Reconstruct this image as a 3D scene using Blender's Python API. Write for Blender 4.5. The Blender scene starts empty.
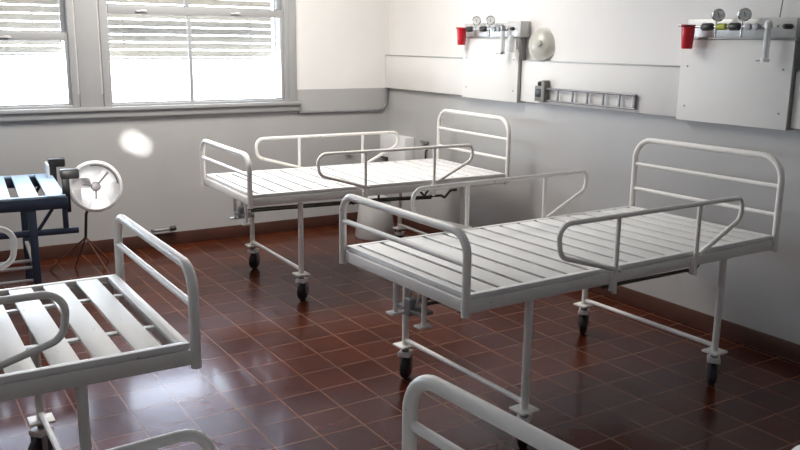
import bpy, bmesh, math, random
from mathutils import Vector, Matrix

# ------------------------------------------------------------------ camera
S = bpy.context.scene
C = S.collection
yw, pt, rl = [math.radians(a) for a in (32.265, 12.374, 0.705)]
fw = Vector((math.sin(yw)*math.cos(pt), math.cos(yw)*math.cos(pt), -math.sin(pt)))
rt = Vector((math.cos(yw), -math.sin(yw), 0)); up = rt.cross(fw)
rt2 = rt*math.cos(rl)+up*math.sin(rl); up2 = up*math.cos(rl)-rt*math.sin(rl)
cam = bpy.data.cameras.new('camera'); cam_ob = bpy.data.objects.new('camera', cam); C.objects.link(cam_ob)
m = Matrix((rt2, up2, -fw)).transposed().to_4x4(); m.translation = Vector((-3.97, -6.505, 1.616))
cam_ob.matrix_world = m
cam.sensor_width = 36; cam.lens = 836.7/800*36; cam.clip_start = 0.05
S.camera = cam_ob
# ------------------------------------------------------------------ light
w = bpy.data.worlds.new('sky'); S.world = w; w.use_nodes = True
bg = w.node_tree.nodes['Background']; bg.inputs[0].default_value = (0.78, 0.86, 1.0, 1); bg.inputs[1].default_value = 5.0

def area(name, loc, rot, sx, sy, power, col, portal=False):
    l = bpy.data.lights.new(name, 'AREA'); l.shape = 'RECTANGLE'; l.size = sx; l.size_y = sy
    l.energy = power; l.color = col; l.cycles.is_portal = portal
    o = bpy.data.objects.new(name, l); C.objects.link(o); o.location = loc; o.rotation_euler = rot; return o
for x in (-1.735, -3.425, -5.115):
    area('window_portal', (x, 0.32, 1.6), (math.radians(-90), 0, 0), 1.6, 1.25, 1, (1, 1, 1), True)
def spot(name, loc, target, power, ang, col, rad=0.01):
    l = bpy.data.lights.new(name, 'SPOT'); l.energy = power; l.spot_size = math.radians(ang); l.spot_blend = 0.9
    l.color = col; l.shadow_soft_size = rad
    o = bpy.data.objects.new(name, l); C.objects.link(o); o.location = loc
    o.rotation_euler = (Vector(target)-Vector(loc)).to_track_quat('-Z', 'Y').to_euler(); return o
# added: fill light above the back row, three spots standing in for sun
area('added_fill_light', (-2.1, -1.35, 2.80), (0, 0, 0), 2.2, 0.9, 18, (1.0, 0.95, 0.89))
spot('added_gleam', (-4.6, -7.9, 2.5), (-2.30, 0, 0.845), 1000, 1.5, (1.0, 0.98, 0.95))
spot('added_gleam', (-4.6, -7.9, 2.5), (-2.23, 0, 0.805), 900, 1.4, (1.0, 0.98, 0.95))
spot('added_gleam', (-4.9, -7.9, 2.5), (-2.73, -0.66, 0.63), 650, 2.45, (1.0, 0.98, 0.96))
S.view_settings.view_transform = 'Standard'; S.view_settings.look = 'None'
S.view_settings.gamma = 1; S.view_settings.use_curve_mapping = False
S.view_settings.exposure = 2.3

# ------------------------------------------------------------------ materials
def new_mat(name):
    mt = bpy.data.materials.new(name); mt.use_nodes = True
    nt = mt.node_tree; return mt, nt, nt.nodes['Principled BSDF']
def mat(name, col, rough=0.5, metal=0.0, var=0.06, scale=8.0, bump=0.0, spec=0.5, alpha=None, trans=0.0, wear=None):
    mt, nt, b = new_mat(name)
    tc = nt.nodes.new('ShaderNodeTexCoord'); nz = nt.nodes.new('ShaderNodeTexNoise')
    nz.inputs['Scale'].default_value = scale; nz.inputs['Detail'].default_value = 4
    nt.links.new(tc.outputs['Object'], nz.inputs['Vector'])
    r = nt.nodes.new('ShaderNodeValToRGB')
    r.color_ramp.elements[0].position = 0.3; r.color_ramp.elements[1].position = 0.7
    r.color_ramp.elements[0].color = [c*(1-var) for c in col]+[1]
    r.color_ramp.elements[1].color = [min(1, c*(1+var)) for c in col]+[1]
    nt.links.new(nz.outputs['Fac'], r.inputs['Fac']); out = r.outputs['Color']
    if wear:
        n2 = nt.nodes.new('ShaderNodeTexNoise'); n2.inputs['Scale'].default_value = wear[1]; n2.inputs['Detail'].default_value = 6
        nt.links.new(tc.outputs['Object'], n2.inputs['Vector'])
        r2 = nt.nodes.new('ShaderNodeValToRGB'); r2.color_ramp.elements[0].position = wear[2]; r2.color_ramp.elements[1].position = wear[2]+0.04
        nt.links.new(n2.outputs['Fac'], r2.inputs['Fac'])
        mx = nt.nodes.new('ShaderNodeMixRGB'); mx.inputs[2].default_value = list(wear[0])+[1]
        nt.links.new(r2.outputs['Color'], mx.inputs[0]); nt.links.new(out, mx.inputs[1]); out = mx.outputs[0]
    nt.links.new(out, b.inputs['Base Color'])
    b.inputs['Roughness'].default_value = rough; b.inputs['Metallic'].default_value = metal
    b.inputs['Specular IOR Level'].default_value = spec
    b.inputs['Transmission Weight'].default_value = trans
    if alpha is not None: b.inputs['Alpha'].default_value = alpha
    if bump:
        bp_ = nt.nodes.new('ShaderNodeBump'); bp_.inputs['Strength'].default_value = bump; bp_.inputs['Distance'].default_value = 0.01
        nt.links.new(nz.outputs['Fac'], bp_.inputs['Height']); nt.links.new(bp_.outputs['Normal'], b.inputs['Normal'])
    return mt
M = {}
M['bed'] = mat('white_enamel', (0.80, 0.77, 0.73), 0.38, var=0.04, scale=5, wear=((0.45, 0.36, 0.27), 38, 0.70))
M['slat'] = mat('white_slat_paint', (0.82, 0.81, 0.79), 0.42, var=0.04, scale=6, wear=((0.40, 0.33, 0.26), 45, 0.69))
M['dark_bed'] = mat('charcoal_enamel', (0.035, 0.05, 0.085), 0.4, var=0.15)
M['blue_slat'] = mat('pale_blue_slat_paint', (0.42, 0.57, 0.74), 0.4, var=0.05)
M['rubber'] = mat('black_rubber', (0.015, 0.015, 0.017), 0.45, var=0.2)
M['steel'] = mat('dull_steel', (0.27, 0.27, 0.28), 0.42, metal=0.4, var=0.12, scale=20)
M['dark_steel'] = mat('dark_steel', (0.07, 0.065, 0.06), 0.45, metal=0.4, var=0.2)
M['brown_steel'] = mat('brown_tube', (0.22, 0.10, 0.065), 0.5, var=0.15)
M['grey_frame'] = mat('grey_window_paint', (0.38, 0.38, 0.38), 0.45, var=0.03, scale=3)
M['panel'] = mat('white_laminate', (0.78, 0.765, 0.74), 0.6, var=0.02, scale=2)
M['panel_edge'] = mat('aluminium_edge', (0.42, 0.42, 0.41), 0.4, metal=0.5)
M['dark_box'] = mat('worn_grey_box', (0.20, 0.20, 0.18), 0.5, var=0.2, scale=30)
M['plate'] = mat('brushed_plate', (0.60, 0.60, 0.58), 0.38, metal=0.35, var=0.05, scale=30)
M['red'] = mat('red_plastic', (0.62, 0.015, 0.03), 0.3, var=0.06)
M['red_dark'] = mat('dark_red_plastic', (0.30, 0.01, 0.02), 0.3)
M['black'] = mat('black_plastic', (0.02, 0.02, 0.02), 0.4)
M['yellow'] = mat('yellow_green_plastic', (0.42, 0.45, 0.06), 0.4)
M['chrome'] = mat('chrome', (0.62, 0.62, 0.62), 0.18, metal=0.95, var=0.03)
M['dial'] = mat('dial_face', (0.80, 0.80, 0.78), 0.4)
M['clear'] = mat('clear_tube', (0.78, 0.80, 0.80), 0.12, alpha=0.6, var=0.02)
M['disc'] = mat('cloudy_plastic', (0.70, 0.69, 0.62), 0.22, alpha=0.75, var=0.05)
M['white'] = mat('white_plastic', (0.86, 0.86, 0.86), 0.4, var=0.02)
M['bin'] = mat('pale_plastic', (0.48, 0.47, 0.46), 0.5, var=0.03)
M['fan'] = mat('fan_white', (0.88, 0.88, 0.88), 0.35, var=0.02)
M['fan_grey'] = mat('fan_grey', (0.16, 0.145, 0.15), 0.4)
M['shutter'] = mat('shutter_slat', (0.43, 0.38, 0.32), 0.7, var=0.06)
M['ceil'] = mat('ceiling_paint', (0.82, 0.82, 0.81), 0.7, var=0.02)
M['socket'] = mat('grey_socket', (0.22, 0.22, 0.21), 0.5)

def glass_mat():
    mt = bpy.data.materials.new('window_glass'); mt.use_nodes = True; nt = mt.node_tree; nt.nodes.clear()
    o = nt.nodes.new('ShaderNodeOutputMaterial'); a = nt.nodes.new('ShaderNodeBsdfTransparent'); g = nt.nodes.new('ShaderNodeBsdfGlossy')
    a.inputs[0].default_value = (0.93, 0.95, 0.95, 1); g.inputs['Roughness'].default_value = 0.02
    f = nt.nodes.new('ShaderNodeFresnel'); f.inputs[0].default_value = 1.25; x = nt.nodes.new('ShaderNodeMixShader')
    nt.links.new(f.outputs[0], x.inputs[0]); nt.links.new(a.outputs[0], x.inputs[1]); nt.links.new(g.outputs[0], x.inputs[2]); nt.links.new(x.outputs[0], o.inputs[0])
    return mt
M['glass'] = glass_mat()

DADO = 1.208
def wall_mat():
    mt, nt, b = new_mat('two_tone_wall_paint')
    g = nt.nodes.new('ShaderNodeNewGeometry'); s = nt.nodes.new('ShaderNodeSeparateXYZ'); nt.links.new(g.outputs['Position'], s.inputs[0])
    nz = nt.nodes.new('ShaderNodeTexNoise'); nz.inputs['Scale'].default_value = 1.6; nz.inputs['Detail'].default_value = 6
    nt.links.new(g.outputs['Position'], nz.inputs['Vector'])
    gt = nt.nodes.new('ShaderNodeMath'); gt.operation = 'GREATER_THAN'; gt.inputs[1].default_value = DADO; nt.links.new(s.outputs['Z'], gt.inputs[0])
    mx = nt.nodes.new('ShaderNodeMixRGB'); mx.inputs[1].default_value = (0.465, 0.460, 0.452, 1); mx.inputs[2].default_value = (0.86, 0.84, 0.815, 1)
    nt.links.new(gt.outputs[0], mx.inputs[0])
    mr = nt.nodes.new('ShaderNodeMapRange'); mr.inputs['From Min'].default_value = 0.3; mr.inputs['From Max'].default_value = 0.7
    mr.inputs['To Min'].default_value = 0.95; mr.inputs['To Max'].default_value = 1.03; nt.links.new(nz.outputs['Fac'], mr.inputs['Value'])
    ml = nt.nodes.new('ShaderNodeMixRGB'); ml.blend_type = 'MULTIPLY'; ml.inputs[0].default_value = 1
    nt.links.new(mx.outputs[0], ml.inputs[1]); nt.links.new(mr.outputs[0], ml.inputs[2]); nt.links.new(ml.outputs[0], b.inputs['Base Color'])
    rr = nt.nodes.new('ShaderNodeMapRange'); rr.inputs['To Min'].default_value = 0.34; rr.inputs['To Max'].default_value = 0.7
    nt.links.new(gt.outputs[0], rr.inputs['Value']); nt.links.new(rr.outputs[0], b.inputs['Roughness'])
    bp_ = nt.nodes.new('ShaderNodeBump'); bp_.inputs['Strength'].default_value = 0.08; nt.links.new(nz.outputs['Fac'], bp_.inputs['Height']); nt.links.new(bp_.outputs['Normal'], b.inputs['Normal'])
    return mt
M['wall'] = wall_mat()

def tile_mat(name, vertical=False, flip=False):
    mt, nt, b = new_mat(name)
    g = nt.nodes.new('ShaderNodeNewGeometry'); mp = nt.nodes.new('ShaderNodeMapping')
    src = g.outputs['Position']
    if vertical:
        s = nt.nodes.new('ShaderNodeSeparateXYZ'); cb = nt.nodes.new('ShaderNodeCombineXYZ'); nt.links.new(src, s.inputs[0])
        nt.links.new(s.outputs['Y' if flip else 'X'], cb.inputs[0]); cb.inputs[1].default_value = 0.1; src = cb.outputs[0]
    nt.links.new(src, mp.inputs['Vector'])
    mp.inputs['Location'].default_value = ((2.515, 2.965, 0) if not vertical else ((2.965 if flip else 2.515), 0, 0))
    br = nt.nodes.new('ShaderNodeTexBrick'); nt.links.new(mp.outputs[0], br.inputs['Vector'])
    br.offset = 0; br.squash = 1
    br.inputs['Scale'].default_value = 1; br.inputs['Brick Width'].default_value = 0.206; br.inputs['Row Height'].default_value = 0.213
    br.inputs['Mortar Size'].default_value = 0.0045; br.inputs['Mortar Smooth'].default_value = 0.15; br.inputs['Bias'].default_value = 0
    br.inputs['Color1'].default_value = (0.090, 0.020, 0.006, 1); br.inputs['Color2'].default_value = (0.058, 0.0125, 0.0045, 1)
    br.inputs['Mortar'].default_value = (0.17, 0.085, 0.052, 1)
    nz = nt.nodes.new('ShaderNodeTexNoise'); nz.inputs['Scale'].default_value = 3.5; nz.inputs['Detail'].default_value = 1.5
    nt.links.new(g.outputs['Position'], nz.inputs['Vector'])
    mr = nt.nodes.new('ShaderNodeMapRange'); mr.inputs['To Min'].default_value = 0.45; mr.inputs['To Max'].default_value = 1.35; nt.links.new(nz.outputs['Fac'], mr.inputs['Value'])
    ml = nt.nodes.new('ShaderNodeMixRGB'); ml.blend_type = 'MULTIPLY'; ml.inputs[0].default_value = 1
    nt.links.new(br.outputs['Color'], ml.inputs[1]); nt.links.new(mr.outputs[0], ml.inputs[2]); nt.links.new(ml.outputs[0], b.inputs['Base Color'])
    nw = nt.nodes.new('ShaderNodeTexNoise'); nw.inputs['Scale'].default_value = 11; nw.inputs['Detail'].default_value = 1
    nt.links.new(g.outputs['Position'], nw.inputs['Vector'])
    ra = nt.nodes.new('ShaderNodeMapRange'); ra.inputs['From Min'].default_value = 0.1; ra.inputs['From Max'].default_value = 0.9
    ra.inputs['To Min'].default_value = 0.22; ra.inputs['To Max'].default_value = 0.28
    nt.links.new(nz.outputs['Fac'], ra.inputs['Value']); nt.links.new(ra.outputs[0], b.inputs['Roughness'])
    inv = nt.nodes.new('ShaderNodeMath'); inv.operation = 'MULTIPLY_ADD'; inv.inputs[1].default_value = -1.0; nt.links.new(br.outputs['Fac'], inv.inputs[0])
    n2 = nt.nodes.new('ShaderNodeMath'); n2.operation = 'MULTIPLY'; n2.inputs[1].default_value = 2.0; nt.links.new(nw.outputs['Fac'], n2.inputs[0]); nt.links.new(n2.outputs[0], inv.inputs[2])
    b.inputs['Specular IOR Level'].default_value = 0.22; b.inputs['Specular Tint'].default_value = (0.50, 0.42, 1.0, 1)  # violet tint puts the bluish window glow into the floor's sheen colour
    b.inputs['Coat Weight'].default_value = 0.25; b.inputs['Coat Roughness'].default_value = 0.10; b.inputs['Coat IOR'].default_value = 1.3
    bp_ = nt.nodes.new('ShaderNodeBump'); bp_.inputs['Strength'].default_value = 0.25; bp_.inputs['Distance'].default_value = 0.003
    nt.links.new(inv.outputs[0], bp_.inputs['Height']); nt.links.new(bp_.outputs['Normal'], b.inputs['Normal'])
    return mt
M['tile'] = tile_mat('red_clay_tile')
M['skirt_x'] = M['skirt_y'] = mat('clay_skirting', (0.075, 0.028, 0.018), 0.5, var=0.2, scale=6)

# ------------------------------------------------------------------ mesh helpers
def box(bm, x0, x1, y0, y1, z0, z1, bev=0.0):
    r = bmesh.ops.create_cube(bm, size=1)
    for v in r['verts']:
        v.co = Vector(((x0+x1)/2+v.co.x*(x1-x0), (y0+y1)/2+v.co.y*(y1-y0), (z0+z1)/2+v.co.z*(z1-z0)))
    if bev:
        ed = list({e for v in r['verts'] for e in v.link_edges})
        bmesh.ops.bevel(bm, geom=ed, offset=bev, segments=2, affect='EDGES', profile=0.5)
def fillet(pts, rad, n=6):
    pts = [Vector(p) for p in pts]; out = [pts[0]]
    if not isinstance(rad, (list, tuple)): rad = [rad]*(len(pts)-2)
    for i in range(1, len(pts)-1):
        p, a, b = pts[i], pts[i-1]-pts[i], pts[i+1]-pts[i]
        la, lb = a.length, b.length; a.normalize(); b.normalize()
        ang = a.angle(b)
        if ang > 3.1 or rad[i-1] <= 0: out.append(p); continue
        t = min(rad[i-1]/math.tan(ang/2), la*0.499, lb*0.499); r = t*math.tan(ang/2)
        c = p+(a+b).normalized()*(r/math.sin(ang/2))
        s, e = p+a*t-c, p+b*t-c
        tot = s.angle(e); ax = s.cross(e).normalized()
        for k in range(n+1): out.append(c+Matrix.Rotation(tot*k/n, 3, ax) @ s)
    out.append(pts[-1]); return out
def tube(bm, pts, r, seg=14, rad=0.0, n=7, cap=True):
    P = fillet(pts, rad, n) if (rad and len(pts) > 2) else [Vector(p) for p in pts]
    Q = [P[0]]
    for p in P[1:]:
        if (p-Q[-1]).length > 1e-5: Q.append(p)
    P = Q; t0 = (P[1]-P[0]).normalized()
    u = t0.orthogonal().normalized(); rings = []; prev = t0
    for i, p in enumerate(P):
        t = (P[min(i+1, len(P)-1)]-P[max(i-1, 0)]).normalized()
        q = prev.rotation_difference(t); u = q @ u; prev = t; v = t.cross(u)
        rings.append([bm.verts.new(p+(u*math.cos(2*math.pi*k/seg)+v*math.sin(2*math.pi*k/seg))*r) for k in range(seg)])
    for a, b in zip(rings, rings[1:]):
        for k in range(seg):
            f = bm.faces.new((a[k], a[(k+1) % seg], b[(k+1) % seg], b[k])); f.smooth = True
    if cap:
        bm.faces.new(list(reversed(rings[0]))); bm.faces.new(rings[-1])
def lathe(bm, prof, origin=(0, 0, 0), axis='Z', seg=28):
    """prof: list of (radius, height) turned about the axis through origin"""
    o = Vector(origin); rings = []
    rot = {'Z': Matrix.Identity(3), 'X': Matrix.Rotation(math.radians(90), 3, 'Y'), 'Y': Matrix.Rotation(math.radians(90), 3, 'X')}.get(axis) if isinstance(axis, str) else Vector((0, 0, 1)).rotation_difference(Vector(axis)).to_matrix()
    for r, h in prof:
        if r < 1e-6: rings.append([bm.verts.new(o+rot @ Vector((0, 0, h)))])
        else: rings.append([bm.verts.new(o+rot @ Vector((r*math.cos(2*math.pi*k/seg), r*math.sin(2*math.pi*k/seg), h))) for k in range(seg)])
    for a, b in zip(rings, rings[1:]):
        for k in range(seg):
            A = [a[0]] if len(a) == 1 else [a[k], a[(k+1) % seg]]
            B = [b[0]] if len(b) == 1 else [b[(k+1) % seg], b[k]]
            if len(A)+len(B) >= 3:
                f = bm.faces.new(A+B); f.smooth = True
    if len(rings[0]) > 1: bm.faces.new(list(reversed(rings[0])))
    if len(rings[-1]) > 1: bm.faces.new(rings[-1])
def obj(name, bm, material, parent=None):
    bmesh.ops.recalc_face_normals(bm, faces=bm.faces[:])
    me = bpy.data.meshes.new(name); bm.to_mesh(me); bm.free(); me.materials.append(M[material])
    me.set_sharp_from_angle(angle=math.radians(40))
    o = bpy.data.objects.new(name, me); C.objects.link(o)
    if parent: o.parent = parent
    return o
def B(): return bmesh.new()
def part(name, material, parent, f):
    bm = B(); f(bm); return obj(name, bm, material, parent)
def thing(name, label, cat, loc=(0, 0, 0), rz=0, group=None):
    o = bpy.data.objects.new(name, None); C.objects.link(o); o.empty_display_size = 0.1
    o.location = loc; o.rotation_euler = (0, 0, math.radians(rz)); o['label'] = label; o['category'] = cat
    if group: o['group'] = group
    return o
def tag(o, label, cat, group=None):
    o['label'] = label; o['category'] = cat
    if group: o['group'] = group
    return o
def struct(name, bm, m_, parent=None):
    o = obj(name, bm, m_, parent)
    if parent is None: o['kind'] = 'structure'
    return o
def sroot(name):
    o = bpy.data.objects.new(name, None); C.objects.link(o); o['kind'] = 'structure'; return o
def dup(root, loc, rz, label=None, group=None):
    r = root.copy(); C.objects.link(r); r.location = loc; r.rotation_euler = (0, 0, math.radians(rz))
    if label: r['label'] = label
    if group: r['group'] = group
    for ch in list(root.children):
        c = ch.copy(); C.objects.link(c); c.parent = r
        for g in ch.children:
            d = g.copy(); C.objects.link(d); d.parent = c
    return r

# ------------------------------------------------------------------ the room
XL, YN, H = -6.4, -8.2, 2.9          # left wall, wall behind the camera, ceiling height
T = 0.22                              # thickness of the window wall
ZS, ZT = 1.114, 2.28                  # window opening
wins = [(-4.18, -2.67), (-2.49, -0.98), (-5.87, -4.36)]
bm = B(); box(bm, XL-0.15, 0.15, YN-0.15, T, -0.1, 0.0); struct('floor', bm, 'tile')
bm = B(); box(bm, XL-0.15, 0.15, YN-0.15, T, H, H+0.1); struct('ceiling', bm, 'ceil')
bm = B()
box(bm, XL-0.15, 0.15, 0, T, 0, ZS); box(bm, XL-0.15, 0.15, 0, T, ZT, H)
for a, b in ((XL-0.15, -5.87), (-4.36, -4.18), (-2.67, -2.49), (-0.98, 0.15)): box(bm, a, b, 0, T, ZS, ZT)
struct('wall_back', bm, 'wall')
bm = B(); box(bm, 0, 0.15, YN-0.15, 0, 0, H); struct('wall_right', bm, 'wall')
bm = B(); box(bm, XL-0.15, XL, YN-0.15, 0, 0, H); struct('wall_left', bm, 'wall')
bm = B(); box(bm, XL, 0, YN-0.15, YN, 0, H); struct('wall_front', bm, 'wall')
bm = B(); box(bm, XL+0.012, -0.0, -0.014, 0, 0, 0.10, 0.003); struct('baseboard_back', bm, 'skirt_x')
bm = B(); box(bm, -0.014, 0, YN, -0.014, 0, 0.10, 0.003); struct('baseboard_right', bm, 'skirt_y')
bm = B(); box(bm, XL, XL+0.012, YN, 0, 0, 0.10, 0.003); struct('baseboard_left', bm, 'skirt_y')

# windows: frame and casing, sashes, glass, catches
rails = [1.62, 1.822, 1.822]           # height of the meeting rail in each window
for n, ((a, b), zr) in enumerate(zip(wins, rails), 1):
    r = sroot('window_%d' % n); yi = -0.022
    def casing(bm):
        # outer frame in the opening, standing a little proud of the wall
        box(bm, a, a+0.045, yi, 0.10, ZS, ZT, 0.004); box(bm, b-0.045, b, yi, 0.10, ZS, ZT, 0.004)
        box(bm, a+0.045, b-0.045, yi, 0.10, ZT-0.05, ZT, 0.004); box(bm, a+0.045, b-0.045, yi, 0.10, ZS, ZS+0.018, 0.003)
    part('window_frame', 'grey_frame', r, casing)
    ia, ib = a+0.045, b-0.045; mid = (ia+ib)/2-0.075
    def lower(bm):
        box(bm, ia, ia+0.022, 0.0, 0.035, ZS+0.018, zr+0.03, 0.003); box(bm, ib-0.022, ib, 0.0, 0.035, ZS+0.018, zr+0.03, 0.003)
        box(bm, ia+0.022, ib-0.022, 0.0, 0.035, ZS+0.018, ZS+0.03, 0.003); box(bm, ia+0.022, ib-0.022, -0.004, 0.035, zr-0.03, zr+0.03, 0.003)
        box(bm, mid-0.014, mid+0.014, 0.003, 0.03, ZS+0.03, zr-0.03, 0.003)
    sa = part('lower_sash', 'grey_frame', r, lower)
    part('pane', 'glass', sa, lambda bm: box(bm, ia+0.02, ib-0.02, 0.015, 0.019, ZS+0.02, zr-0.02))
    for q in (-0.37, 0.37):
        part('latch', 'panel', sa, lambda bm: (box(bm, mid+q-0.04, mid+q+0.04, -0.02, -0.004, zr-0.012, zr-0.002, 0.002), box(bm, mid+q-0.006, mid+q+0.03, -0.03, -0.02, zr-0.01, zr+0.004, 0.002)))
    def upper(bm):
        box(bm, ia, ia+0.03, 0.045, 0.08, zr+0.0, ZT-0.05, 0.003); box(bm, ib-0.03, ib, 0.045, 0.08, zr+0.0, ZT-0.05, 0.003)
        box(bm, ia+0.03, ib-0.03, 0.045, 0.08, zr, zr+0.03, 0.003); box(bm, ia+0.03, ib-0.03, 0.045, 0.08, ZT-0.08, ZT-0.05, 0.003)
        box(bm, mid-0.016, mid+0.016, 0.047, 0.078, zr+0.03, ZT-0.08, 0.003)
    sb = part('upper_sash', 'grey_frame', r, upper)
    part('pane', 'glass', sb, lambda bm: box(bm, ia+0.028, ib-0.028, 0.06, 0.064, zr+0.028, ZT-0.07))
# rolling shutters, half lowered, hang outside the glass
sh_bot = [1.50, 1.475, 1.475]
for n, ((a, b), z0) in enumerate(zip(wins, sh_bot)):
    lab = ['grey slatted roller shutter half lowered outside the left window', 'grey slatted roller shutter half lowered outside the wide window left of the room corner',
           'slatted roller shutter half lowered outside the third window out past the left edge'][n]
    t = thing('roller_shutter', lab, 'shutter', ((a+b)/2, T+0.02, z0), 0, 'roller shutters outside the windows')
    hw = (b-a)/2-0.012
    def slats(bm):
        k = 0
        while z0+k*0.058 < ZT+0.02:
            z = k*0.058
            box(bm, -hw+0.02, hw-0.03, -0.006, 0.006, z, z+0.049, 0.003); k += 1
        for x in (-hw*0.7, 0, hw*0.7): box(bm, x-0.006, x+0.006, -0.002, 0.002, 0.02, ZT-z0)
    part('slats', 'shutter', t, slats)
    part('bottom_bar', 'shutter', t, lambda bm: box(bm, -hw+0.02, hw-0.03, -0.010, 0.010, -0.022, -0.004, 0.003))
    for s in (-1, 1): part('guide_rail', 'grey_frame', t, lambda bm: box(bm, s*hw-0.012, s*hw+0.012, -0.015, 0.015, ZS-z0, ZT-z0, 0.002))
# inner sill running under all the windows
def sill(bm):
    box(bm, XL, -0.885, -0.055, 0.0, 1.085, 1.114, 0.005); box(bm, XL, -0.90, -0.035, 0.0, 1.035, 1.085, 0.003)
bm = B(); sill(bm); struct('trim_1', bm, 'grey_frame')
bm = B(); box(bm, -0.98, -0.915, -0.02, 0.0, 1.114, ZT+0.06, 0.004); box(bm, XL, -0.98, -0.02, 0.0, ZT, ZT+0.06, 0.004)
for x in (-2.67, -4.36): box(bm, x+0.012, x+0.168, -0.012, 0.0, 1.114, ZT, 0.003)
struct('trim_2', bm, 'grey_frame')

# conduit that leaves the sill and climbs into the corner
bm = B(); tube(bm, [(-0.90, -0.012, 1.015), (-0.03, -0.012, 1.01), (-0.03, -0.012, 1.235)], 0.010, rad=0.09)
tag(obj('wall_conduit', bm, 'steel'), 'thin grey conduit running from the window sill and bending up into the room corner', 'pipe')

# ------------------------------------------------------------------ duct strip and head panels on the right wall
def strip(y0, y1, label):
    t = thing('wall_duct', label, 'wall duct', (0, (y0+y1)/2, 1.21), 0, 'white duct covers along the right wall'); h = abs(y1-y0)/2-0.002
    part('cover', 'panel', t, lambda bm: box(bm, -0.04, 0, -h, h, 0.0, 0.282, 0.004))
    part('top_edge', 'panel_edge', t, lambda bm: box(bm, -0.044, 0, -h, h, 0.2825, 0.289, 0.001))
    return t
strip(-1.198, -0.002, 'short white wall duct cover between the room corner and the far head panel')
strip(-3.268, -1.862, 'long white wall duct cover between the two head panels')
strip(-5.4, -3.962, 'white wall duct cover at the right edge of the picture')
def headpanel(y0, y1, label):
    t = thing('head_panel', label, 'wall panel', (0, (y0+y1)/2, 1.2), 0, 'white head panels on the right wall'); h = abs(y1-y0)/2
    part('panel_face', 'panel', t, lambda bm: box(bm, -0.066, 0, -h+0.003, h, 0, 0.445, 0.002))
    part('side_edge', 'panel_edge', t, lambda bm: (box(bm, -0.068, 0, -h, -h+0.0028, 0, 0.445)))
    for y in (-h+0.05, h-0.05):
        for z in (0.08, 0.30):
            part('screw', 'steel', t, lambda bm: lathe(bm, [(0.006, 0), (0.005, 0.003), (0, 0.004)], (-0.0655, y, z), (-1, 0, 0), 10))
headpanel(-1.86, -1.20, 'white head panel under the far gas outlets behind the back bed')
headpanel(-3.96, -3.27, 'white head panel under the near gas outlets behind the right bed')

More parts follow.
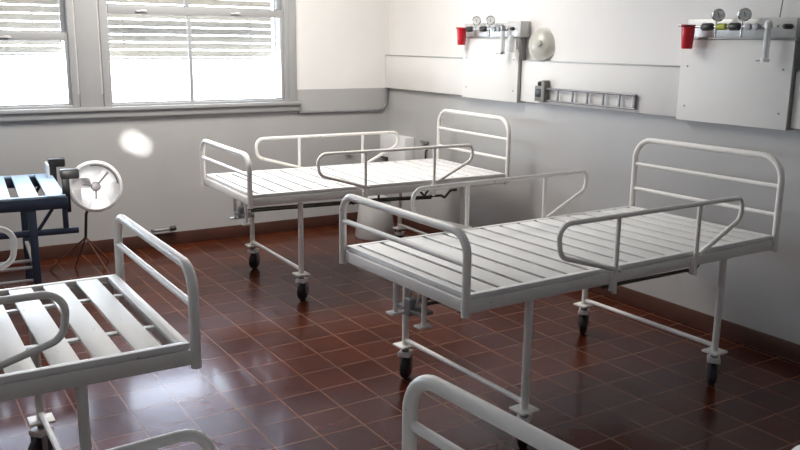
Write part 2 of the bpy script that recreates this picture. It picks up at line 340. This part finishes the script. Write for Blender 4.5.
def gas_unit(y0, label, near):
    """outlet plate with suction bottle, gauges and flowmeter; y0 = left end, it runs towards -y"""
    t = thing('gas_outlet_plate', label, 'medical gas outlets', (0, y0, 1.70), 0, 'gas outlet plates on the right wall')
    L = 0.66; JY = -0.06
    part('back_plate', 'plate', t, lambda bm: (box(bm, -0.055, 0, -L, 0, -0.045, 0.055, 0.004)))
    part('lower_edge', 'panel_edge', t, lambda bm: box(bm, -0.07, 0, -L-0.02, 0.02, -0.052, -0.046, 0.001))
    if not near:
        part('end_cover', 'plate', t, lambda bm: box(bm, -0.09, 0, -L-0.045, -L+0.10, -0.045, 0.065, 0.004))
        part('drop_cover', 'panel_edge', t, lambda bm: box(bm, -0.085, -0.069, -L-0.03, -L+0.005, -0.13, -0.053, 0.003))
    ys = [-0.18, -0.35] if near else [-0.15, -0.32]
    def knob(bm, y): lathe(bm, [(0.010, -0.042), (0.016, -0.036), (0.020, -0.028), (0.020, 0.024), (0.015, 0.030), (0.010, 0.036)], (-0.118, y, 0.012), (0, 1, 0), 20)
    for y in ys: part('outlet_knob', 'black', t, lambda bm: knob(bm, y))
    if near:
        part('outlet_ring', 'yellow', t, lambda bm: lathe(bm, [(0.010, -0.03), (0.017, -0.026), (0.017, 0.026), (0.010, 0.03)], (-0.118, -0.272, 0.012), (0, 1, 0), 18))
    part('manifold_pipe', 'chrome', t, lambda bm: tube(bm, [(-0.118, -0.03, 0.012), (-0.118, -0.60, 0.012)], 0.006))
    # two round gauges stand above the manifold
    for y in ([-0.225, -0.384] if near else [-0.216, -0.382]):
        g = part('pressure_gauge', 'chrome', t, lambda bm: (lathe(bm, [(0.030, 0), (0.034, 0.004), (0.034, 0.022), (0.029, 0.026), (0.028, 0.020), (0, 0.020)], (-0.105, y-0.01, 0.072), (-0.75, -0.6, 0), 26),
                     tube(bm, [(-0.118, y-0.01, 0.045), (-0.118, y-0.01, -0.042)], 0.006)))
        part('dial', 'dial', g, lambda bm: (lathe(bm, [(0.027, 0.0205), (0.027, 0.0225), (0, 0.0225)], (-0.105, y-0.01, 0.072), (-0.75, -0.6, 0), 24)))
        part('needle', 'black', g, lambda bm: tube(bm, [(-0.1235, y-0.030, 0.060), (-0.1235, y-0.019, 0.090)], 0.0016, 6))
    for y in ((-0.445, -0.49) if near else (-0.47, -0.52)):
        part('valve', 'steel', t, lambda bm: (lathe(bm, [(0.012, 0), (0.012, 0.07), (0.017, 0.072), (0.017, 0.09), (0, 0.092)], (-0.055, y, 0.01), (-1, 0, 0), 14)))
    fy = -0.552 if near else -0.557
    # flowmeter hanging from the manifold
    ft = part('flowmeter_tube', 'clear', t, lambda bm: lathe(bm, [(0.014, -0.145), (0.017, -0.14), (0.017, -0.02), (0.012, -0.012), (0.012, 0.01)], (-0.125, fy, 0.0), 'Z', 18))
    fb = 'white' if near else 'chrome'
    part('flowmeter_foot', fb, ft, lambda bm: lathe(bm, [(0.020, -0.165), (0.022, -0.158), (0.022, -0.146), (0.010, -0.144)], (-0.125, fy, 0), 'Z', 18))
    part('flowmeter_head', fb, ft, lambda bm: lathe(bm, [(0.016, 0.0), (0.018, 0.03), (0.010, 0.04), (0, 0.042)], (-0.125, fy, 0), 'Z', 18))
    part('flowmeter_nozzle', fb, ft, lambda bm: tube(bm, [(-0.135, fy+0.01, -0.154), (-0.150, fy+0.035, -0.156)], 0.006))
    part('inner_stem', 'white', ft, lambda bm: tube(bm, [(-0.125, fy, -0.14), (-0.125, fy, 0.0)], 0.006))
    part('outlet_tap', 'black', t, lambda bm: lathe(bm, [(0.013, 0), (0.013, 0.05), (0.009, 0.06), (0, 0.061)], (-0.056, -0.63, 0.012), (-1, 0, 0), 16))
    if near:
        part('hanging_wire', 'steel', t, lambda bm: tube(bm, [(-0.03, -0.545, 0.058), (-0.02, -0.56, 0.30), (-0.012, -0.57, 1.17)], 0.003, 6))
    else:
        part('glass_bottle', 'clear', t, lambda bm: lathe(bm, [(0.0, -0.15), (0.026, -0.148), (0.028, -0.06), (0.016, -0.045), (0.016, -0.03)], (-0.125, -0.65, 0), 'Z', 20))
    # red suction jar at the left end
    j = part('suction_jar', 'red', t, lambda bm: lathe(bm, [(0, -0.105), (0.026, -0.105), (0.030, -0.10), (0.036, 0.0), (0.036, 0.012), (0.0, 0.012)], (-0.122, JY, 0.0), 'Z', 26))
    part('jar_lid', 'red_dark' if near else 'red', j, lambda bm: (lathe(bm, [(0.041, 0.0125), (0.043, 0.018), (0.038, 0.024), (0, 0.026)], (-0.122, JY, 0), 'Z', 26)))
    part('jar_spout', 'chrome', j, lambda bm: tube(bm, [(-0.122, JY+0.0, 0.020), (-0.125, JY+0.065, 0.022)], 0.007))
    return t
gas_unit(-1.19, 'far gas outlet plate with a red jar and two gauges, nearest the room corner', False)
gas_unit(-3.29, 'near gas outlet plate with a red jar and yellow ring, at the upper right', True)
# grey service plate behind, running to the right of the near outlets
bm = B(); box(bm, -0.03, 0, -5.4, -3.995, 1.50, 1.755, 0.004)
tag(obj('service_plate', bm, 'plate'), 'grey metal cover plate on the wall right of the near gas outlets', 'wall plate')

# ladder-like rail and socket on the long duct cover
t = thing('accessory_rail', 'ladder-shaped grey metal rail on the white duct between the two head panels', 'rail', (-0.04, -2.5, 1.23))
for y in (0.35, -0.44): part('bracket', 'steel', t, lambda bm: box(bm, -0.022, 0, y-0.008, y+0.008, 0.0, 0.088, 0.002))
part('top_bar', 'steel', t, lambda bm: tube(bm, [(-0.025, 0.37, 0.083), (-0.025, -0.46, 0.087)], 0.0075, 10))
part('bottom_bar', 'steel', t, lambda bm: tube(bm, [(-0.025, 0.37, 0.004), (-0.025, -0.46, 0.004)], 0.0065, 10))
for y in (0.225, 0.085, -0.05, -0.19, -0.325):
    part('rung', 'steel', t, lambda bm: (box(bm, -0.028, -0.018, y-0.007, y+0.007, 0.0, 0.088, 0.002)))
t = thing('wall_socket', 'dark socket box at the left end of the ladder-shaped rail', 'socket', (-0.04, -2.10, 1.225))
part('socket_box', 'dark_box', t, lambda bm: (box(bm, -0.035, 0, -0.065, 0.045, 0, 0.105, 0.004), box(bm, -0.05, -0.0, -0.066, -0.035, -0.002, 0.145, 0.004)))
part('socket_face', 'black', t, lambda bm: box(bm, -0.040, -0.035, -0.025, 0.035, 0.03, 0.085, 0.003))
part('plug', 'dark_steel', t, lambda bm: lathe(bm, [(0.016, 0), (0.018, 0.02), (0.010, 0.03), (0, 0.031)], (-0.02, 0.01, 0.105), 'Z', 14))

# cloudy round dish leaning on the duct ledge
t = thing('round_dish', 'cloudy round plastic dish leaning on the ledge beside the far gas outlets', 'dish', (-0.036, -2.05, 1.4995)); t.scale = (1.06, 1.12, 1.05)
ax = Vector((-0.96, -0.26, 0.12)).normalized()
part('bowl', 'disc', t, lambda bm: lathe(bm, [(0.103, 0.0), (0.106, 0.004), (0.103, 0.008), (0.094, 0.010), (0.075, 0.028), (0.045, 0.040), (0.0, 0.044), (0.0, 0.038), (0.043, 0.034), (0.071, 0.022), (0.09, 0.005), (0.103, 0.0)], (0.02, 0, 0.105), ax, 36))
part('knob', 'disc', t, lambda bm: lathe(bm, [(0.020, 0.0), (0.020, 0.014), (0.012, 0.020), (0, 0.021)], Vector((0.02, 0, 0.105))+ax*0.042, ax, 18))

# ------------------------------------------------------------------ beds
L, W = 1.91, 0.90
def make_bed(name, label, loc, rz, frame='bed', slat='slat', gap=0.021, footboard=True, dark=False, hs=0.0, crank=True, group='hospital beds'):
    t = thing(name, label, 'bed', loc, rz, group)
    # rolled steel frame round the deck: outer channel and the thin inner deck frame on top
    def fr(bm):
        for y0, y1 in ((0, 0.035), (W-0.035, W)): box(bm, 0.0, L, y0, y1, 0.640, 0.688, 0.003)
        for x0, x1 in ((0, 0.035), (L-0.035, L)): box(bm, x0, x1, 0.035, W-0.035, 0.640, 0.688, 0.003)
        for x in (0.33, 0.95, L-0.36): box(bm, x-0.015, x+0.015, 0.035, W-0.035, 0.645, 0.675, 0.002)
    part('bed_frame', frame, t, fr)
    def deck(bm):
        for y0, y1 in ((0.004, 0.028), (W-0.028, W-0.004)): box(bm, 0.012, L-0.012, y0, y1, 0.690, 0.711, 0.003)
        for x0, x1 in ((0.012, 0.052), (L-0.052, L-0.012)): box(bm, x0, x1, 0.028, W-0.028, 0.690, 0.711, 0.003)
        p = 0.1165; n = 15; span = L-0.104; p = (span+gap)/n if False else (span-gap)/n
        for k in range(n):
            x = 0.052+gap+k*p
            box(bm, x, x+p-gap, 0.028, W-0.028, 0.699, 0.709, 0.003)
        for y in (0.25, 0.65): box(bm, 0.05, L-0.05, y-0.012, y+0.012, 0.689, 0.6985)
    part('slatted_deck', slat, t, deck)
    r = 0.0165
    if footboard:
        f = part('footboard', frame, t, lambda bm: tube(bm, [(-0.004, 0.0, 0.630), (-0.004, 0.0, 0.945), (-0.004, W, 0.945), (-0.004, W, 0.630)], r, 18, rad=0.085, n=9))
        part('cross_rail', frame, f, lambda bm: tube(bm, [(-0.004, 0.010, 0.828), (-0.004, W-0.010, 0.828)], 0.0115))
    h = part('headboard', frame, t, lambda bm: tube(bm, [(L+0.004, 0.0, 0.630), (L+0.004, 0.0, 1.093), (L+0.004, W, 1.093), (L+0.004, W, 0.630)], 0.0155, 18, rad=0.11, n=10))
    for z in (0.952, 0.812): part('cross_rail', frame, h, lambda bm: tube(bm, [(L+0.004, 0.010, z), (L+0.004, W-0.010, z)], 0.0105))
    # side rails: a bent hoop on two uprights
    h0 = hs
    for s, y in ((0, -0.018), (1, W+0.018)):
        hs = h0-(0.045 if s and h0 == 0 else 0)
        part('side_rail', frame, t, lambda bm: tube(bm, [(0.79+hs, y, 0.700), (0.445+hs, y, 0.800), (0.425+hs, y, 0.932), (1.60+hs, y, 0.932), (1.585+hs, y, 0.83), (1.31+hs, y, 0.700)], 0.0108, 14, rad=[0.055, 0.06, 0.045, 0.05], n=8))
        sr = t.children[-1] if False else [c for c in t.children if c.name.startswith('side_rail')][-1]
        for x in (0.765+hs, 1.285+hs):
            part('upright', frame, sr, lambda bm: (tube(bm, [(x, y, 0.605), (x, y, 0.930)], 0.0105), box(bm, x-0.016, x+0.016, min(y, y+(0.018 if s == 0 else -0.018)), max(y, y+(0.018 if s == 0 else -0.018)), 0.612, 0.675, 0.002)))
    # legs with castors
    for x in (0.33, L-0.36):
        for y in (0.022, W-0.022):
            lg = part('leg', frame, t, lambda bm: tube(bm, [(x, y, 0.640), (x, y, 0.182)], 0.0165, 16))
            part('foot_plate', frame, lg, lambda bm: box(bm, x-0.045, x+0.045, y-0.042, y+0.042, 0.172, 0.182, 0.002))
            def turned(bm, f):
                f(bm); bmesh.ops.rotate(bm, cent=(x, y, 0), matrix=Matrix.Rotation(math.radians(38), 3, 'Z'), verts=bm.verts[:])
            fk = part('castor_fork', frame, lg, lambda bm: turned(bm, lambda bm: (box(bm, x-0.028, x+0.040, y-0.030, y+0.030, 0.122, 0.146, 0.004))))
            part('castor_wheel', 'rubber', lg, lambda bm: turned(bm, lambda bm: lathe(bm, [(0.012, -0.019), (0.046, -0.019), (0.056, -0.012), (0.058, 0), (0.056, 0.012), (0.046, 0.019), (0.012, 0.019)], (x+0.018, y, 0.058), 'Y', 26)))
            part('castor_stem', 'steel' if not dark else 'dark_steel', lg, lambda bm: lathe(bm, [(0.018, 0.1465), (0.018, 0.1715)], (x, y, 0), 'Z', 16))
            for q in (-1, 1): part('fork_arm', 'steel', lg, lambda bm: turned(bm, lambda bm: box(bm, x+0.006, x+0.034, y+q*0.027-0.0015, y+q*0.027+0.0015, 0.045, 0.1215, 0.001)))
        part('stretcher', frame, t, lambda bm: tube(bm, [(x, 0.022, 0.205), (x, W-0.022, 0.205)], 0.0115))
    # crank gear under the foot end
    if not crank: return t
    for y in (0.455, 0.672):
        cb = part('crank_bracket', frame, t, lambda bm: tube(bm, [(0.135, y, 0.640), (0.135, y, 0.44)], 0.0115))
        part('bracket_foot', frame, cb, lambda bm: box(bm, 0.100, 0.165, y-0.026, y+0.026, 0.430, 0.440, 0.002))
    part('crank_gear', 'steel', t, lambda bm: (box(bm, 0.125, 0.200, 0.475, 0.652, 0.470, 0.486, 0.003), box(bm, 0.12, 0.165, 0.545, 0.59, 0.452, 0.53, 0.006)))
    for y in (0.535, 0.60):
        part('crank_shaft', 'dark_steel', t, lambda bm: tube(bm, [(0.20, y, 0.50), (1.25, y, 0.485), (1.62, y, 0.47)], 0.0085, 10))
        cs = [c for c in t.children if c.name.startswith('crank_shaft')][-1]
        part('crank_handle', 'plate', cs, lambda bm: tube(bm, [(0.195, y, 0.50), (0.150, y, 0.49), (0.155, y-0.02, 0.56), (0.17, y-0.015, 0.625)], 0.007, 10, rad=0.01))
    for a_, b_ in (((1.62, 0.63, 0.47), (1.45, 0.63, 0.635)), ((1.62, 0.63, 0.47), (1.75, 0.63, 0.635)), ((0.95, 0.50, 0.487), (0.80, 0.50, 0.64)), ((0.95, 0.14, 0.574), (0.95, 0.14, 0.645))):
        part('lift_link', 'dark_steel', t, lambda bm: tube(bm, [a_, b_], 0.008, 8))
    part('release_lever', 'dark_steel', t, lambda bm: tube(bm, [(0.86, 0.14, 0.575), (1.45, 0.14, 0.568), (1.47, 0.13, 0.552), (1.52, 0.13, 0.60), (1.57, 0.13, 0.60)], 0.009, 8, rad=0.01))
    return t
bedA = make_bed('hospital_bed', 'white metal hospital bed with slatted deck in the back row by the room corner', (-2.108, -1.886, 0), -1.68)
bedB = dup(bedA, (-2.197, -4.16, 0), 1.56, 'white metal hospital bed on the right, standing under the near gas outlets')
bedC = make_bed('hospital_bed', 'white metal hospital bed cut off at the left edge, its footboard toward the room centre', (-3.208, -3.23, 0), 180, gap=0.038, hs=-0.07, crank=False)
bedE = make_bed('hospital_bed', 'white bed nearest the camera at the bottom, only footboard tube and side rail in view', (-3.078, -5.135, 0), 184, crank=False)
bedG = dup(bedA, (-2.646, -6.622, 0), 0, 'white metal hospital bed of which only a corner tube shows at the lower right edge')

# far left bed: charcoal frame, pale blue slats
t = thing('hospital_bed', 'charcoal hospital bed with pale blue slats at the far left under the window', 'bed', (-2.965, -0.47, 0), 175.2, 'hospital beds')
def dfr(bm):
    for y0, y1 in ((0, 0.035), (W-0.035, W)): box(bm, 0.0, L, y0, y1, 0.630, 0.695, 0.003)
    for x0, x1 in ((0, 0.035), (L-0.035, L)): box(bm, x0, x1, 0.035, W-0.035, 0.630, 0.695, 0.003)
part('bed_frame', 'dark_bed', t, dfr)
def dslat(bm):
    box(bm, 0.01, 0.115, 0.0, W, 0.696, 0.712, 0.003); box(bm, 0.01, L-0.01, W-0.03, W, 0.696, 0.7105, 0.002); box(bm, 0.01, L-0.01, 0, 0.03, 0.696, 0.7105, 0.002)
    x = 0.155
    while x < L-0.15: box(bm, x, x+0.105, 0.03, W-0.03, 0.698, 0.710, 0.003); x += 0.150
part('slatted_deck', 'blue_slat', t, dslat)
part('end_board', 'white', t, lambda bm: box(bm, 0.035, 0.05, 0.05, 0.22, 0.712, 0.80, 0.004))
for y, z in ((0.08, -0.030), (W-0.05, 0.004)):
    part('mattress_stop', 'black', t, lambda bm: (box(bm, -0.018, 0.024, y-0.022, y+0.022, 0.60, 0.835+z, 0.005), box(bm, -0.075, 0.030, y-0.030, y+0.030, 0.795+z, 0.852+z, 0.010)))
for x in (0.20, L-0.30):
    for y in (0.022, W-0.022):
        lg = part('leg', 'dark_bed', t, lambda bm: box(bm, x-0.022, x+0.022, y-0.02, y+0.02, 0.0, 0.63, 0.003))
    part('stretcher', 'bin', t, lambda bm: (box(bm, x-0.012, x+0.012, 0.045, W-0.045, 0.24, 0.265, 0.003)))
for y in (0.022, W-0.022):
    part('lower_rail', 'dark_bed', t, lambda bm: box(bm, -0.05, L-0.322, y-0.014, y+0.014, 0.475, 0.51, 0.003))
    part('brace', 'dark_bed', t, lambda bm: tube(bm, [(0.17, y, 0.51), (0.085, y, 0.635)], 0.010, 8))
    part('short_post', 'dark_bed', t, lambda bm: box(bm, 0.005, 0.035, y-0.013, y+0.013, 0.51, 0.629, 0.002))
for z in (0.29, 0.33, 0.21): part('shelf_bar', 'bin', t, lambda bm: tube(bm, [(0.22, W-0.022, z), (L-0.32, W-0.022, z)], 0.010, 8))

# white fan behind the charcoal bed
t = thing('pedestal_fan', 'round white three-spoked fan on thin crossed legs, beside the charcoal bed', 'fan', (-2.71, -0.62, -0.0))
fc = Vector((-0.02, -0.04, 0.63)); fa = Vector((-0.15, -0.98, 0.12)).normalized()
R = 0.172
cg = part('guard', 'fan', t, lambda bm: lathe(bm, [(R-0.03, -0.028), (R, -0.02), (R+0.004, 0.0), (R, 0.018), (R-0.016, 0.024), (R-0.016, 0.012), (R-0.010, -0.010), (R-0.03, -0.016), (0.05, -0.018), (0, -0.018), (0, -0.030), (R-0.03, -0.028)], fc, fa, 44))
ux = fa.cross(Vector((0, 0, 1))).normalized()*-1; uy = fa.cross(ux).normalized()
if uy.z < 0: uy = -uy
if ux.x < 0: ux = -ux
for a in (48, 268, 168):
    d = ux*math.cos(math.radians(a))+uy*math.sin(math.radians(a))
    part('spoke', 'fan_grey', cg, lambda bm: tube(bm, [fc+fa*0.018+d*0.03, fc+fa*0.018+d*(0.125 if a == 48 else 0.085)], 0.0055, 8))
def arc(bm):
    pts = []
    for k in range(14):
        a = math.radians(100-95*k/13); pts.append(fc+fa*0.02+(ux*math.cos(a)+uy*math.sin(a))*(R-0.028))
    tube(bm, pts, 0.005, 8)
part('inner_ring', 'fan_grey', cg, arc)
part('hub', 'fan_grey', t, lambda bm: lathe(bm, [(0.030, -0.01), (0.032, 0.012), (0.024, 0.028), (0, 0.032)], fc, fa, 24))
for k in range(3):
    a0 = math.radians(100+120*k)
    def blade(bm, a0=a0):
        P = [];
        for i in range(5):
            rr = 0.034+(R-0.062)*i/4; row = []
            for j in range(5):
                a = a0+(j/4-0.5)*(1.15 if i else 0.9); row.append(bm.verts.new(fc+fa*(0.0+0.008*(j/4-0.5))+(ux*math.cos(a)+uy*math.sin(a))*rr))
            P.append(row)
        fs = [bm.faces.new((P[i][j], P[i][j+1], P[i+1][j+1], P[i+1][j])) for i in range(4) for j in range(4)]
        g = bmesh.ops.solidify(bm, geom=fs, thickness=0.003)
    part('blade', 'fan', t, blade)
part('motor', 'black', t, lambda bm: lathe(bm, [(0.045, -0.11), (0.055, -0.09), (0.055, -0.035), (0.03, -0.0305)], fc, fa, 24))
part('stem', 'dark_steel', t, lambda bm: tube(bm, [fc-fa*0.07+Vector((0, 0, -0.045)), fc+Vector((-0.06, 0.07, -0.20)), fc+Vector((-0.075, 0.06, -0.36))], 0.010, 10))
hub = fc+Vector((-0.075, 0.06, -0.36))
for p in ((-0.30, 0.27, 0.006), (-0.13, 0.27, 0.006), (0.03, -0.03, 0.006), (0.12, 0.36, 0.006)):
    part('leg', 'brown_steel', t, lambda bm: tube(bm, [hub, p], 0.0065, 8))

t = thing('added_fill_housing', 'flat white housing added out of view for the fill light above the back beds', 'lamp', (-2.1, -1.35, 2.9))  # unseen housing, added to go with the fill light
part('fill_housing', 'white', t, lambda bm: box(bm, -1.13, 1.13, -0.48, 0.48, -0.09, 0.0, 0.006))

# ------------------------------------------------------------------ small things on and by the walls
t = thing('wall_box', 'small white box fixed in the room corner behind the back bed', 'box', (-0.001, -0.001, 0.57))
part('box_body', 'white', t, lambda bm: box(bm, -0.10, 0, -0.44, -0.16, 0, 0.235, 0.006))
part('box_step', 'white', t, lambda bm: box(bm, -0.09, 0.0, -0.1598, 0, 0.03, 0.25, 0.006))
t = thing('waste_bin', 'pale tapered plastic bin on the floor under the back bed', 'bin', (-0.46, -0.55, 0))
part('bin_body', 'bin', t, lambda bm: lathe(bm, [(0, 0), (0.165, 0), (0.172, 0.012), (0.130, 0.30), (0.124, 0.31), (0, 0.31)], (0, 0, 0), 'Z', 34))
part('bin_lid', 'bin', t, lambda bm: lathe(bm, [(0.128, 0.3105), (0.130, 0.322), (0.09, 0.345), (0, 0.35)], (0, 0, 0), 'Z', 34))
t = thing('wall_tap', 'small grey pipe stub with a black cap low on the window wall', 'pipe stub', (-2.08, 0, 0.135))
part('pipe', 'steel', t, lambda bm: (tube(bm, [(-0.10, 0, 0.0), (-0.10, -0.04, 0.0), (0.03, -0.04, 0.002)], 0.012, 12, rad=0.02)))
part('cap', 'black', t, lambda bm: lathe(bm, [(0.017, 0.0), (0.021, 0.01), (0.019, 0.05), (0, 0.054)], (0.025, -0.04, 0.002), (1, -0.05, 0.1), 14))
t = thing('wall_hook', 'tiny dark bolt on the window wall seen through the back bed side rail', 'hook', (-0.449, 0, 0.653))
part('bolt', 'dark_steel', t, lambda bm: (lathe(bm, [(0.016, 0), (0.016, 0.008), (0.007, 0.01), (0.007, 0.03), (0.013, 0.032), (0.013, 0.042), (0, 0.044)], (0, 0, 0), (0, -1, 0), 12), box(bm, 0.005, 0.05, -0.03, -0.018, -0.01, 0.008, 0.002)))
t = thing('corner_valve', 'small dark valve with a thin upright tube on the right wall beside the back headboard', 'valve', (0, -0.62, 0.62))
part('tube', 'dark_steel', t, lambda bm: tube(bm, [(-0.02, -0.02, 0.0), (-0.02, -0.02, 0.09), (0.0, -0.02, 0.10)], 0.008, 10, rad=0.01))
part('valve_head', 'socket', t, lambda bm: box(bm, -0.03, 0, -0.04, 0.06, 0.150, 0.175, 0.005))
